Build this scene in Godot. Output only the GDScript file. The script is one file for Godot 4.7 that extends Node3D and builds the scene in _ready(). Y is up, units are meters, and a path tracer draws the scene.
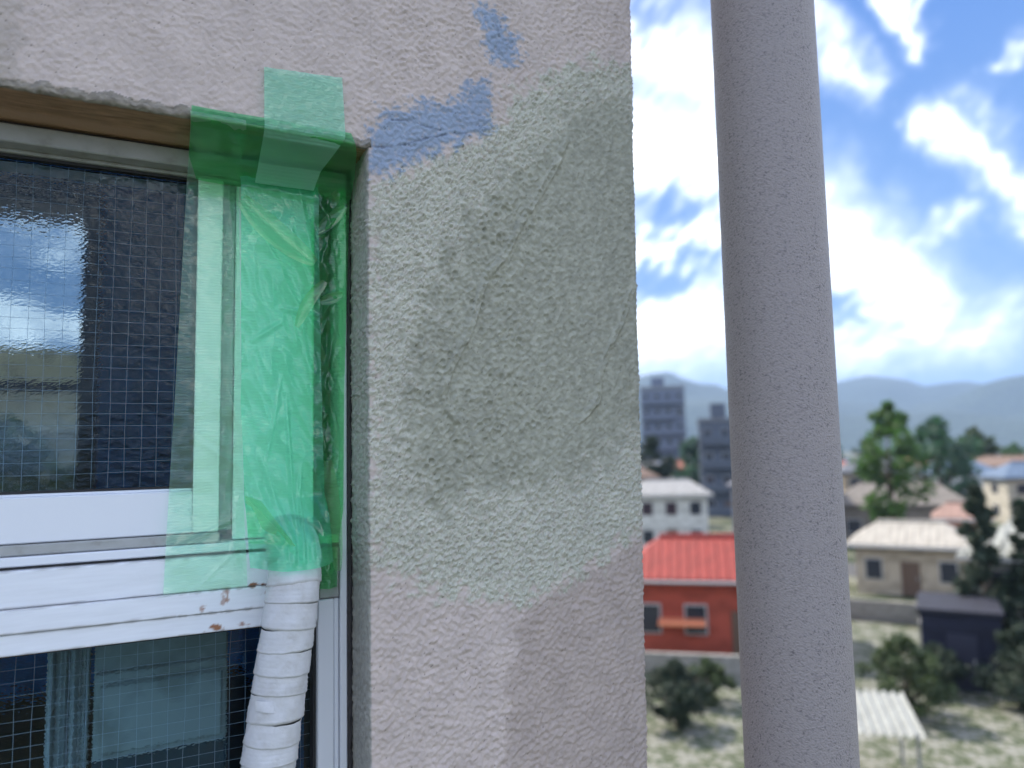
extends Node3D
# A stucco building corner with a taped-up aluminium window, a drainpipe and a town below.
# Metres, y up. The stucco face is the plane z = 0 (outwards +z); the street lies 9 m below the eye.

const CORNER_X := 0.705
const OPEN_X := 0.262
const OPEN_Y := 9.4274
const REPAIR_OUTER := [Vector2(0.259, 9.358), Vector2(0.308, 9.399), Vector2(0.392, 9.443), Vector2(0.452, 9.490), Vector2(0.501, 9.557), Vector2(0.574, 9.616), Vector2(0.671, 9.644), Vector2(0.773, 9.639), Vector2(0.742, 8.885), Vector2(0.693, 8.877), Vector2(0.617, 8.840), Vector2(0.546, 8.806), Vector2(0.479, 8.788), Vector2(0.402, 8.807), Vector2(0.330, 8.828), Vector2(0.257, 8.875)]
const REPAIR_INNER := [Vector2(0.583, 9.541), Vector2(0.688, 9.591), Vector2(0.746, 9.524), Vector2(0.722, 9.068), Vector2(0.626, 8.975), Vector2(0.525, 8.955), Vector2(0.405, 8.940), Vector2(0.346, 8.916), Vector2(0.311, 8.971), Vector2(0.302, 9.079), Vector2(0.327, 9.176), Vector2(0.366, 9.272), Vector2(0.447, 9.393)]
const OLD_PAINT := [Vector2(0.732, 8.885), Vector2(0.617, 8.837), Vector2(0.542, 8.809), Vector2(0.479, 8.779), Vector2(0.465, 8.729), Vector2(0.457, 8.662), Vector2(0.441, 8.533), Vector2(0.430, 8.2), Vector2(0.75, 8.2), Vector2(0.772, 8.883)]
const BLUE_A := [Vector2(0.440, 9.681), Vector2(0.457, 9.682), Vector2(0.475, 9.654), Vector2(0.497, 9.643), Vector2(0.500, 9.621), Vector2(0.485, 9.595), Vector2(0.468, 9.595), Vector2(0.452, 9.610), Vector2(0.440, 9.620), Vector2(0.442, 9.643), Vector2(0.436, 9.661)]
const BLUE_B := [Vector2(0.260, 9.397), Vector2(0.266, 9.450), Vector2(0.287, 9.483), Vector2(0.331, 9.500), Vector2(0.369, 9.508), Vector2(0.404, 9.524), Vector2(0.421, 9.553), Vector2(0.447, 9.561), Vector2(0.450, 9.534), Vector2(0.439, 9.507), Vector2(0.452, 9.500), Vector2(0.439, 9.478), Vector2(0.392, 9.461), Vector2(0.353, 9.436), Vector2(0.308, 9.411), Vector2(0.282, 9.395)]
const CRACK_A := [Vector2(0.581, 9.494), Vector2(0.561, 9.450), Vector2(0.540, 9.415), Vector2(0.495, 9.346), Vector2(0.469, 9.297), Vector2(0.437, 9.262), Vector2(0.425, 9.226), Vector2(0.410, 9.181), Vector2(0.381, 9.130), Vector2(0.367, 9.094), Vector2(0.374, 9.069), Vector2(0.389, 9.045), Vector2(0.404, 9.017), Vector2(0.406, 8.968)]
const CRACK_B := [Vector2(0.701, 9.271), Vector2(0.674, 9.212), Vector2(0.650, 9.170), Vector2(0.627, 9.122), Vector2(0.623, 9.083), Vector2(0.599, 9.060), Vector2(0.586, 9.052)]
const CRACK_C := [Vector2(0.260, 9.429), Vector2(0.287, 9.432), Vector2(0.316, 9.441), Vector2(0.353, 9.458), Vector2(0.392, 9.471), Vector2(0.424, 9.476)]
const CRACK_D := [Vector2(0.297, 9.473), Vector2(0.324, 9.478), Vector2(0.346, 9.473), Vector2(0.369, 9.472)]
const CRACK_E := [Vector2(0.463, 9.656), Vector2(0.468, 9.640)]

var used := {}
var M := {}
var rng := RandomNumberGenerator.new()

# ------------------------------------------------------------------ helpers
func lin(r: float, g: float, b: float, a := 1.0) -> Color:
	var c := Color(r, g, b).linear_to_srgb()
	c.a = a
	return c

func numbered(called: String) -> String:
	used[called] = used.get(called, 0) + 1
	return called if used[called] == 1 else "%s_%03d" % [called, used[called] - 1]

func tag(o: Node, label: String, category: String, group := "") -> void:
	o.set_meta("label", label)
	o.set_meta("category", category)
	if group:
		o.set_meta("group", group)

func thing(called: String, label: String, category: String, at := Vector3.ZERO, turn := 0.0, group := "") -> Node3D:
	var o := Node3D.new()
	o.name = numbered(called)
	add_child(o)
	o.position = at
	o.rotation.y = turn
	tag(o, label, category, group)
	return o

# a mesh given in world axes, hung under a parent that is not turned
func put(called: String, mesh: Mesh, m: Material, parent: Node3D = self, at := Vector3.ZERO) -> MeshInstance3D:
	var o := MeshInstance3D.new()
	o.mesh = mesh
	o.material_override = m
	o.name = numbered(called) if parent == self else called
	parent.add_child(o, true)
	o.position = at
	return o

func structure(o: Node) -> void:
	o.set_meta("kind", "structure")

func noise(freq: float, octaves := 3, sd := 1, kind := FastNoiseLite.TYPE_SIMPLEX_SMOOTH) -> FastNoiseLite:
	var n := FastNoiseLite.new()
	n.noise_type = kind
	n.seed = sd
	n.frequency = freq
	n.fractal_type = FastNoiseLite.FRACTAL_FBM if octaves > 1 else FastNoiseLite.FRACTAL_NONE
	n.fractal_octaves = octaves
	return n

# a grey picture that repeats without a seam: random cells, enlarged smoothly, in octaves
func noise_texture(cells: int, octaves: int, sd: int, size: int, stops: Array = []) -> Texture2D:
	var g := RandomNumberGenerator.new()
	g.seed = sd
	var sum := PackedFloat32Array()
	sum.resize(size * size)
	var weight := 1.0
	var total := 0.0
	for o in octaves:
		var n := mini(cells << o, size / 2)
		var small := Image.create(n + 8, n + 8, false, Image.FORMAT_RF)
		var v := PackedFloat32Array()
		for k in n * n:
			v.append(g.randf())
		for y in n + 8:
			for x in n + 8:
				small.set_pixel(x, y, Color(v[posmod(y - 4, n) * n + posmod(x - 4, n)], 0, 0))
		var wide := int(round(size * (n + 8.0) / n))
		small.resize(wide, wide, Image.INTERPOLATE_CUBIC)
		var off := (wide - size) / 2
		var data := small.get_region(Rect2i(off, off, size, size)).get_data().to_float32_array()
		for k in size * size:
			sum[k] += data[k] * weight
		total += weight
		weight *= 0.55
	var ramp: Gradient = null
	if not stops.is_empty():
		ramp = Gradient.new()
		ramp.offsets = PackedFloat32Array(stops.map(func(q): return q[0]))
		ramp.colors = PackedColorArray(stops.map(func(q): return q[1]))
	var out := PackedByteArray()
	out.resize(size * size * 3)
	for k in size * size:
		var t := clampf((sum[k] / total - 0.5) * 1.35 + 0.5, 0.0, 1.0)
		if ramp:
			var c := ramp.sample(t)
			out[k * 3] = int(c.r * 255.0)
			out[k * 3 + 1] = int(c.g * 255.0)
			out[k * 3 + 2] = int(c.b * 255.0)
		else:
			var b := int(t * 255.0)
			out[k * 3] = b
			out[k * 3 + 1] = b
			out[k * 3 + 2] = b
	return ImageTexture.create_from_image(Image.create_from_data(size, size, false, Image.FORMAT_RGB8, out))

func paint(color: Color, rough := 0.8, bump: Texture2D = null, bump_cm := 0.1, scale := 1.0, tint: Texture2D = null) -> StandardMaterial3D:
	var m := StandardMaterial3D.new()
	m.albedo_color = color
	m.roughness = rough
	m.uv1_triplanar = true
	m.uv1_world_triplanar = true
	m.uv1_scale = Vector3.ONE * scale
	if tint:
		m.albedo_texture = tint
	if bump:
		m.heightmap_enabled = true
		m.heightmap_texture = bump
		m.heightmap_scale = bump_cm
	return m

# rows of points; (along the row) x (to the next row) points outwards
func grid_mesh(nu: int, nv: int, p: PackedVector3Array, c := PackedColorArray(), keep := PackedByteArray(), closed := false) -> ArrayMesh:
	var n := PackedVector3Array()
	n.resize(p.size())
	for j in nv:
		var ja := maxi(j - 1, 0) * nu
		var jb := mini(j + 1, nv - 1) * nu
		for i in nu:
			var ia := i - 1
			var ib := i + 1
			if closed:
				ia = (i - 1 + nu - 1) % (nu - 1)
				ib = (i + 1) % (nu - 1)
			else:
				ia = maxi(ia, 0)
				ib = mini(ib, nu - 1)
			n[j * nu + i] = (p[j * nu + ib] - p[j * nu + ia]).cross(p[jb + i] - p[ja + i]).normalized()
	var idx := PackedInt32Array()
	for j in nv - 1:
		for i in nu - 1:
			if keep.size() and keep[j * nu + i] == 0:
				continue
			var a := j * nu + i
			idx.append_array([a, a + nu, a + nu + 1, a, a + nu + 1, a + 1])
	var arr := []
	arr.resize(Mesh.ARRAY_MAX)
	arr[Mesh.ARRAY_VERTEX] = p
	arr[Mesh.ARRAY_NORMAL] = n
	arr[Mesh.ARRAY_INDEX] = idx
	if c.size():
		arr[Mesh.ARRAY_COLOR] = c
	var m := ArrayMesh.new()
	m.add_surface_from_arrays(Mesh.PRIMITIVE_TRIANGLES, arr)
	return m

func quad(st: SurfaceTool, a: Vector3, b: Vector3, c: Vector3, d: Vector3, away: Vector3) -> void:
	var n := (b - a).cross(c - a)
	if n.length_squared() < 1e-16:
		n = (c - a).cross(d - a)
	n = n.normalized()
	var pts := [a, b, c, a, c, d]
	if n.dot((a + b + c + d) * 0.25 - away) < 0.0:
		n = -n
	else:
		pts = [a, c, b, a, d, c]
	for p in pts:
		st.set_normal(n)
		st.add_vertex(p)

func tri(st: SurfaceTool, a: Vector3, b: Vector3, c: Vector3, away: Vector3) -> void:
	var n := (b - a).cross(c - a).normalized()
	var pts := [a, b, c]
	if n.dot((a + b + c) / 3.0 - away) < 0.0:
		n = -n
	else:
		pts = [a, c, b]
	for p in pts:
		st.set_normal(n)
		st.add_vertex(p)

func box_into(st: SurfaceTool, lo: Vector3, hi: Vector3, bevel := 0.0) -> void:
	var mid := (lo + hi) / 2.0
	var h := (hi - lo) / 2.0
	var b := minf(bevel, minf(h.x, minf(h.y, h.z)) * 0.8)
	var corner := func(s: Vector3, axis: int) -> Vector3:
		var q := Vector3(s.x * (h.x - b), s.y * (h.y - b), s.z * (h.z - b))
		q[axis] = s[axis] * h[axis]
		return mid + q
	for axis in 3:
		var u := (axis + 1) % 3
		var v := (axis + 2) % 3
		for s in [-1.0, 1.0]:
			var k := []
			for w in [[-1, -1], [1, -1], [1, 1], [-1, 1]]:
				var q := Vector3.ZERO
				q[axis] = s
				q[u] = w[0]
				q[v] = w[1]
				k.append(corner.call(q, axis))
			quad(st, k[0], k[1], k[2], k[3], mid)
		if b > 0.0:
			for su in [-1.0, 1.0]:
				for sv in [-1.0, 1.0]:
					var q1 := Vector3.ZERO
					q1[u] = su
					q1[v] = sv
					q1[axis] = -1.0
					var q2 := q1
					q2[axis] = 1.0
					quad(st, corner.call(q1, u), corner.call(q2, u), corner.call(q2, v), corner.call(q1, v), mid)
	if b > 0.0:
		for sx in [-1.0, 1.0]:
			for sy in [-1.0, 1.0]:
				for sz in [-1.0, 1.0]:
					var q := Vector3(sx, sy, sz)
					tri(st, corner.call(q, 0), corner.call(q, 1), corner.call(q, 2), mid)

func box(lo: Vector3, hi: Vector3, bevel := 0.0) -> ArrayMesh:
	var st := SurfaceTool.new()
	st.begin(Mesh.PRIMITIVE_TRIANGLES)
	box_into(st, lo, hi, bevel)
	return st.commit()

func inside(p: Vector2, poly: Array) -> float:
	# signed distance, positive inside
	var d := 1e9
	var s := false
	var n := poly.size()
	var j := n - 1
	for i in n:
		var a: Vector2 = poly[i]
		var b: Vector2 = poly[j]
		var e := b - a
		var w := p - a
		d = minf(d, (w - e * clampf(w.dot(e) / e.dot(e), 0.0, 1.0)).length_squared())
		if (a.y > p.y) != (b.y > p.y) and p.x < (b.x - a.x) * (p.y - a.y) / (b.y - a.y) + a.x:
			s = not s
		j = i
	return sqrt(d) * (1.0 if s else -1.0)

func to_line(p: Vector2, line: Array) -> float:
	var d := 1e9
	for i in line.size() - 1:
		var a: Vector2 = line[i]
		var e: Vector2 = line[i + 1] - a
		var w := p - a
		d = minf(d, (w - e * clampf(w.dot(e) / e.dot(e), 0.0, 1.0)).length_squared())
	return sqrt(d)

# ------------------------------------------------------------------ start
func _ready() -> void:
	rng.seed = 7
	var cam := Camera3D.new()
	cam.name = "camera"
	add_child(cam)
	cam.transform = Transform3D(Basis(Vector3(0.89525, -0.02441, 0.44490), Vector3(-0.02195, 0.99487, 0.09872), Vector3(-0.44502, -0.09815, 0.89013)).orthonormalized(), Vector3(0, 9.0, 0.95))
	var lens := CameraAttributesPhysical.new()
	lens.frustum_focal_length = 22.8125
	lens.frustum_focus_distance = 0.99
	lens.exposure_aperture = 2.2
	lens.frustum_near = 0.05
	lens.frustum_far = 12000.0
	cam.attributes = lens
	cam.current = true
	var env := Environment.new()
	env.background_mode = Environment.BG_SKY
	env.sky = Sky.new()
	env.sky.sky_material = make_sky()
	env.tonemap_mode = Environment.TONE_MAPPER_LINEAR
	env.tonemap_exposure = 1.65
	env.sdfgi_enabled = true
	env.ssao_enabled = true
	env.ssil_enabled = true
	env.fog_enabled = true
	env.fog_density = 0.00022
	env.fog_light_color = Color(0.72, 0.84, 1.0)
	var we := WorldEnvironment.new()
	we.name = "environment"
	we.environment = env
	add_child(we)
	var sun := DirectionalLight3D.new()
	sun.name = "sun"
	sun.light_energy = 1.4
	sun.light_angular_distance = 0.5
	sun.light_color = Color(1.0, 0.96, 0.9)
	sun.shadow_enabled = true
	add_child(sun)
	var az := deg_to_rad(-14.0)
	var el := deg_to_rad(50.0)
	var to_sun := Vector3(sin(az) * cos(el), sin(el), -cos(az) * cos(el))
	sun.look_at_from_position(Vector3(0, 30, 0), Vector3(0, 30, 0) - to_sun, Vector3.RIGHT)
	make_materials()
	terrain()
	building()
	window_unit()
	room()
	drainpipe()
	town()
	tapes()
	hose()

# ------------------------------------------------------------------ sky
func make_sky() -> PanoramaSkyMaterial:
	var w := 2560
	var h := 1280
	var big := noise(1.1, 5, 11)
	var fine := noise(3.6, 5, 23)
	var warp := noise(1.7, 2, 31)
	var curl := noise(0.16, 4, 37)
	# cloud streaks that stand in the view: azimuth and height of both ends, half width, strength
	var streaks := [
		[36.0, 30.0, 43.0, 27.0, 6.0, 0.92], [36.0, 23.0, 44.0, 21.0, 6.0, 0.98], [35.0, 16.0, 46.0, 15.5, 5.5, 0.95], [34.0, 9.5, 47.0, 9.5, 5.5, 1.0],
		[54.6, 32.0, 57.3, 26.6, 1.3, 0.95], [58.4, 32.0, 57.2, 27.2, 1.0, 0.75], [48.5, 33.0, 54.0, 24.4, 2.0, 0.75], [61.6, 24.0, 65.0, 25.2, 0.9, 0.75],
		[58.0, 21.6, 63.2, 14.4, 1.7, 0.95], [59.8, 22.6, 65.0, 12.5, 1.6, 0.5], [49.5, 17.0, 56.0, 9.5, 4.6, 1.0], [52.5, 12.5, 59.0, 14.6, 1.8, 0.72], [50.0, 7.5, 60.0, 7.5, 3.6, 0.85], [57.0, 7.5, 66.0, 9.5, 2.4, 0.62]]
	var gaps := [[50.3, 10.4, 1.8, 0.8], [39.0, 17.8, 2.6, 0.7], [37.8, 13.4, 2.2, 0.75], [41.5, 14.2, 1.6, 0.6], [38.0, 31.5, 1.8, 0.4]]
	var data := PackedFloat32Array()
	data.resize(w * h * 3)
	for y in h:
		var elev := (0.5 - (y + 0.5) / h) * PI
		var s := sin(elev)
		var c := cos(elev)
		var up := clampf(s, 0.0, 1.0)
		var t := pow(1.0 - up, 1.9)
		var blue_r := lerpf(0.027, 0.24, t)
		var blue_g := lerpf(0.122, 0.42, t)
		var blue_b := lerpf(0.45, 0.68, t)
		var ed := rad_to_deg(elev)
		for x in w:
			var o := (y * w + x) * 3
			if s < -0.03:
				data[o] = 0.3
				data[o + 1] = 0.32
				data[o + 2] = 0.36
				continue
			var az := wrapf((x + 0.5) / w * TAU, -PI, PI)
			var k := 1.0 / (maxf(s, 0.0) + 0.16)
			var px := sin(az) * c * k
			var py := -cos(az) * c * k
			var wx := warp.get_noise_2d(px, py) * 0.16
			var n1 := big.get_noise_2d(px + wx, py - wx)
			var n2 := fine.get_noise_2d(px * 0.85 - py * 0.35 + wx, py * 1.15 + px * 0.35 + wx)
			var v := n1 * 1.2 + n2 * 0.45 + 0.68
			var ad := rad_to_deg(az)
			if ad > 28.0 and ad < 72.0 and ed < 38.0:
				var hold := clampf((ad - 28.0) / 6.0, 0.0, 1.0) * clampf((72.0 - ad) / 6.0, 0.0, 1.0) * clampf((38.0 - ed) / 4.0, 0.0, 1.0)
				var add := 0.0
				var aw := ad + 1.6 * curl.get_noise_2d(ad, ed) + 0.7 * curl.get_noise_2d(ad * 3.0, ed * 3.0)
				var ew := ed + 1.3 * curl.get_noise_2d(ad + 90.0, ed) + 0.6 * curl.get_noise_2d(ad * 3.0, ed * 3.0 + 90.0)
				var fray := curl.get_noise_2d((ad + ed) * 1.2, (ad - ed) * 4.0)
				for q in streaks:
					var ax: float = q[0]
					var ay: float = q[1]
					var ex: float = q[2] - ax
					var ey: float = q[3] - ay
					var f := clampf(((aw - ax) * ex + (ew - ay) * ey) / (ex * ex + ey * ey), 0.0, 1.0)
					var dx := aw - ax - ex * f
					var dy := ew - ay - ey * f
					var d: float = sqrt(dx * dx + dy * dy) / q[4] + fray * 0.24 + n2 * 0.22
					add = maxf(add, q[5] * (1.0 - smoothstep(-0.3, 1.8, d)))
				for q in gaps:
					var d2: float = Vector2((aw - q[0]) * 0.7, (ew - q[1]) * 1.3).length() / q[2] + n2 * 0.3 + fray * 0.6
					add *= 1.0 - q[3] * (1.0 - smoothstep(-0.1, 1.4, d2))
				v = lerpf(v, add * (1.0 + 0.28 * fray + n2 * 0.25) + maxf(0.0, fray) * 0.1, hold)
			var a := smoothstep(-0.12, 1.3, v)
			a = maxf(a, 0.5 * pow(1.0 - up, 14.0))
			a = pow(a, 2.3)
			var lit := 1.95 + n2 * 0.3
			data[o] = lerpf(blue_r, lit * 0.97, a)
			data[o + 1] = lerpf(blue_g, lit, a)
			data[o + 2] = lerpf(blue_b, lit * 1.04, a)
	var im := Image.create_from_data(w, h, false, Image.FORMAT_RGBF, data.to_byte_array())
	var m := PanoramaSkyMaterial.new()
	m.panorama = ImageTexture.create_from_image(im)
	return m

# ------------------------------------------------------------------ materials
func make_materials() -> void:
	var grain := noise_texture(15, 4, 3, 512)
	var fine := noise_texture(46, 3, 4, 512)
	var lumps := noise_texture(11, 3, 5, 512)
	var mottled := noise_texture(6, 4, 6, 512, [[0.25, Color(0.86, 0.86, 0.85)], [0.6, Color(1, 1, 1)]])
	var grimy := noise_texture(10, 5, 8, 512, [[0.0, Color(0.88, 0.87, 0.85)], [0.35, Color(0.96, 0.96, 0.955)], [0.8, Color(1, 1, 1)]])
	M.grain = grain
	M.fine = fine
	M.lumps = lumps
	M.mottled = mottled
	var st := paint(Color.WHITE, 0.92, fine, 0.035, 9.0)
	st.vertex_color_use_as_albedo = true
	M.stucco = st
	M.stucco_far = paint(lin(0.545, 0.46, 0.418), 0.92, lumps, 0.18, 7.0)
	M.alu = paint(lin(0.78, 0.81, 0.87), 0.42, fine, 0.003, 6.0)
	M.alu_grey = paint(lin(0.40, 0.41, 0.41), 0.5, fine, 0.006, 7.0, grimy)
	M.alu_dark = paint(lin(0.05, 0.055, 0.06), 0.5)
	var rail := paint(Color.WHITE, 0.45, fine, 0.004, 6.0)
	rail.vertex_color_use_as_albedo = true
	M.rail = rail
	M.rubber = paint(lin(0.02, 0.02, 0.022), 0.7)
	M.sealant = paint(lin(0.045, 0.042, 0.045), 0.8, grain, 0.1, 12.0)
	M.wire = paint(lin(0.42, 0.54, 0.66), 0.4)
	var g := StandardMaterial3D.new()
	g.albedo_color = Color(0.84, 0.95, 1.0, 0.0)
	g.transparency = BaseMaterial3D.TRANSPARENCY_ALPHA
	g.refraction_enabled = true
	g.refraction_scale = 0.028
	g.roughness = 0.02
	g.uv1_triplanar = true
	g.uv1_world_triplanar = true
	g.uv1_scale = Vector3(9.0, 14.0, 9.0)
	g.heightmap_enabled = true
	g.heightmap_texture = lumps
	g.heightmap_scale = 0.03
	M.glass = g
	var ribs := Image.create(64, 64, false, Image.FORMAT_L8)
	for y in 64:
		for x in 64:
			ribs.set_pixel(x, y, Color.from_hsv(0, 0, 0.5 + 0.5 * sin(y * TAU / 8.0)))
	M.ribs = ImageTexture.create_from_image(ribs)
	M.filler = paint(lin(0.88, 0.90, 0.90), 0.45, M.fine, 0.003, 6.0)
	M.wrap = paint(lin(0.64, 0.65, 0.68), 0.55, fine, 0.02, 8.0, grimy)
	M.pipe = paint(lin(0.335, 0.30, 0.298), 0.6, noise_texture(240, 2, 41, 1024), 0.10, 2.6, noise_texture(150, 3, 42, 1024, [[0.12, Color(0.68, 0.68, 0.7)], [0.24, Color(0.97, 0.97, 0.97)], [0.8, Color(1, 1, 1)]]))
	M.concrete = paint(lin(0.3, 0.29, 0.27), 0.9, grain, 0.2, 1.0, mottled)

func film(color: Color, body: float) -> StandardMaterial3D:
	var m := StandardMaterial3D.new()
	m.albedo_color = Color(color.r, color.g, color.b, body)
	m.transparency = BaseMaterial3D.TRANSPARENCY_ALPHA
	m.refraction_enabled = true
	m.refraction_scale = 0.0004
	m.roughness = 0.32
	m.heightmap_enabled = true
	m.heightmap_texture = M.ribs
	m.heightmap_scale = 0.03
	m.uv1_scale = Vector3(3.0, 33.0, 3.0)
	m.clearcoat_enabled = true
	m.clearcoat = 1.0
	m.clearcoat_roughness = 0.07
	m.uv1_triplanar = true
	m.uv1_world_triplanar = true
	return m

# ------------------------------------------------------------------ ground, hills
func terrain() -> void:
	var dirt := noise_texture(10, 5, 61, 512, [[0.25, Color(0.42, 0.52, 0.34)], [0.42, Color(0.62, 0.66, 0.5)], [0.55, Color(0.95, 0.93, 0.88)], [0.75, Color(1, 1, 1)]])
	var gm := paint(lin(0.15, 0.155, 0.12), 0.95, M.grain, 0.6, 0.05, dirt)
	var st := SurfaceTool.new()
	st.begin(Mesh.PRIMITIVE_TRIANGLES)
	quad(st, Vector3(-5000, 0, -5000), Vector3(5000, 0, -5000), Vector3(5000, 0, 5000), Vector3(-5000, 0, 5000), Vector3(0, -10, 0))
	structure(put("ground", st.commit(), gm))
	# wooded hills along the horizon
	var hn := noise(0.00055, 5, 71)
	var nu := 260
	var nv := 26
	var p := PackedVector3Array()
	for j in nv:
		for i in nu:
			var a := deg_to_rad(lerpf(-150.0, 150.0, float(i) / (nu - 1)))
			var f := float(j) / (nv - 1)
			var d := lerpf(1900.0, 4300.0, f)
			var x := sin(a) * d
			var z := -cos(a) * d
			var top := 215.0 + 330.0 * hn.get_noise_2d(x, z)
			var y := -3.0 + maxf(0.0, top) * sin(pow(f, 0.8) * PI)
			p.append(Vector3(x, y, z))
	var hill := put("hill", grid_mesh(nu, nv, p), paint(lin(0.045, 0.07, 0.045), 0.95, M.lumps, 400.0, 0.01, noise_texture(15, 5, 72, 512, [[0.3, Color(0.6, 0.65, 0.6)], [0.65, Color(1, 1, 1)]])))
	structure(hill)
	# a street across the view and a paved yard at the foot of the building
	var road := paint(lin(0.075, 0.075, 0.078), 0.9, M.grain, 0.6, 0.4)
	structure(put("road", box(Vector3(-60, -0.1, -62), Vector3(160, 0.012, -56.5)), road))
	structure(put("road", box(Vector3(44.5, -0.1, -56.5), Vector3(49.5, 0.012, 40)), road))
	structure(put("pavement", box(Vector3(1.2, -0.1, -26), Vector3(34, 0.02, 6)), paint(lin(0.21, 0.215, 0.195), 0.9, M.grain, 0.25, 0.7, dirt)))

# ------------------------------------------------------------------ the building
func corner_x(y: float) -> float:
	return CORNER_X + 0.0235 * clampf(y - 9.084, -0.9, 0.9)

func building() -> void:
	var b := thing("apartment_building", "pinkish grey stucco building corner with green-grey repair patch and blue paint marks", "building", Vector3(0, 0, 0))
	detailed_wall(b)
	# the rest of the shell, 0.2 m thick
	var st := SurfaceTool.new()
	st.begin(Mesh.PRIMITIVE_TRIANGLES)
	var wx := 0.684
	box_into(st, Vector3(-8, 0, -0.2), Vector3(-1.3, 13.5, 0))
	box_into(st, Vector3(-1.3, 9.8, -0.2), Vector3(0.716, 13.5, 0))
	box_into(st, Vector3(-1.3, 9.43, -0.2), Vector3(-0.35, 9.8, 0))
	box_into(st, Vector3(-0.35, 9.436, -0.2), Vector3(0.2, 9.8, -0.012))
	box_into(st, Vector3(0.2, 9.436, -0.2), Vector3(0.28, 9.8, -0.012))
	box_into(st, Vector3(0.28, 8.3, -0.2), Vector3(wx, 9.8, -0.012))
	box_into(st, Vector3(0.2645, 0, -0.2), Vector3(0.688, 8.3, 0))
	box_into(st, Vector3(-1.3, 0, -0.2), Vector3(0.2645, 8.02, 0))
	# side wall, floors, roof and the rear wall round the far window
	box_into(st, Vector3(0.5, 0, -8.2), Vector3(wx, 13.5, -0.2))
	box_into(st, Vector3(-8, 0, -8.2), Vector3(-7.8, 13.5, -0.2))
	box_into(st, Vector3(-7.8, 13.3, -8.0), Vector3(0.5, 13.5, -0.2))
	box_into(st, Vector3(-7.8, 0, -3.2), Vector3(0.5, 8.84, -3.05))
	box_into(st, Vector3(-7.8, 10.36, -3.2), Vector3(0.5, 13.3, -3.05))
	box_into(st, Vector3(-0.22, 8.84, -3.2), Vector3(0.5, 10.36, -3.05))
	box_into(st, Vector3(-7.8, 8.84, -3.2), Vector3(-2.4, 10.36, -3.05))
	put("shell_wall", st.commit(), M.stucco_far, b)
	put("cornice", box(Vector3(-8.15, 13.5, -8.35), Vector3(0.86, 13.72, 0.15), 0.02), M.concrete, b)
	# unseen slab added over the far window to block the sun
	put("sun_block_slab", box(Vector3(-7.8, 10.50, -4.25), Vector3(0.5, 10.65, -3.2), 0.01), M.concrete, b)

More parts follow.
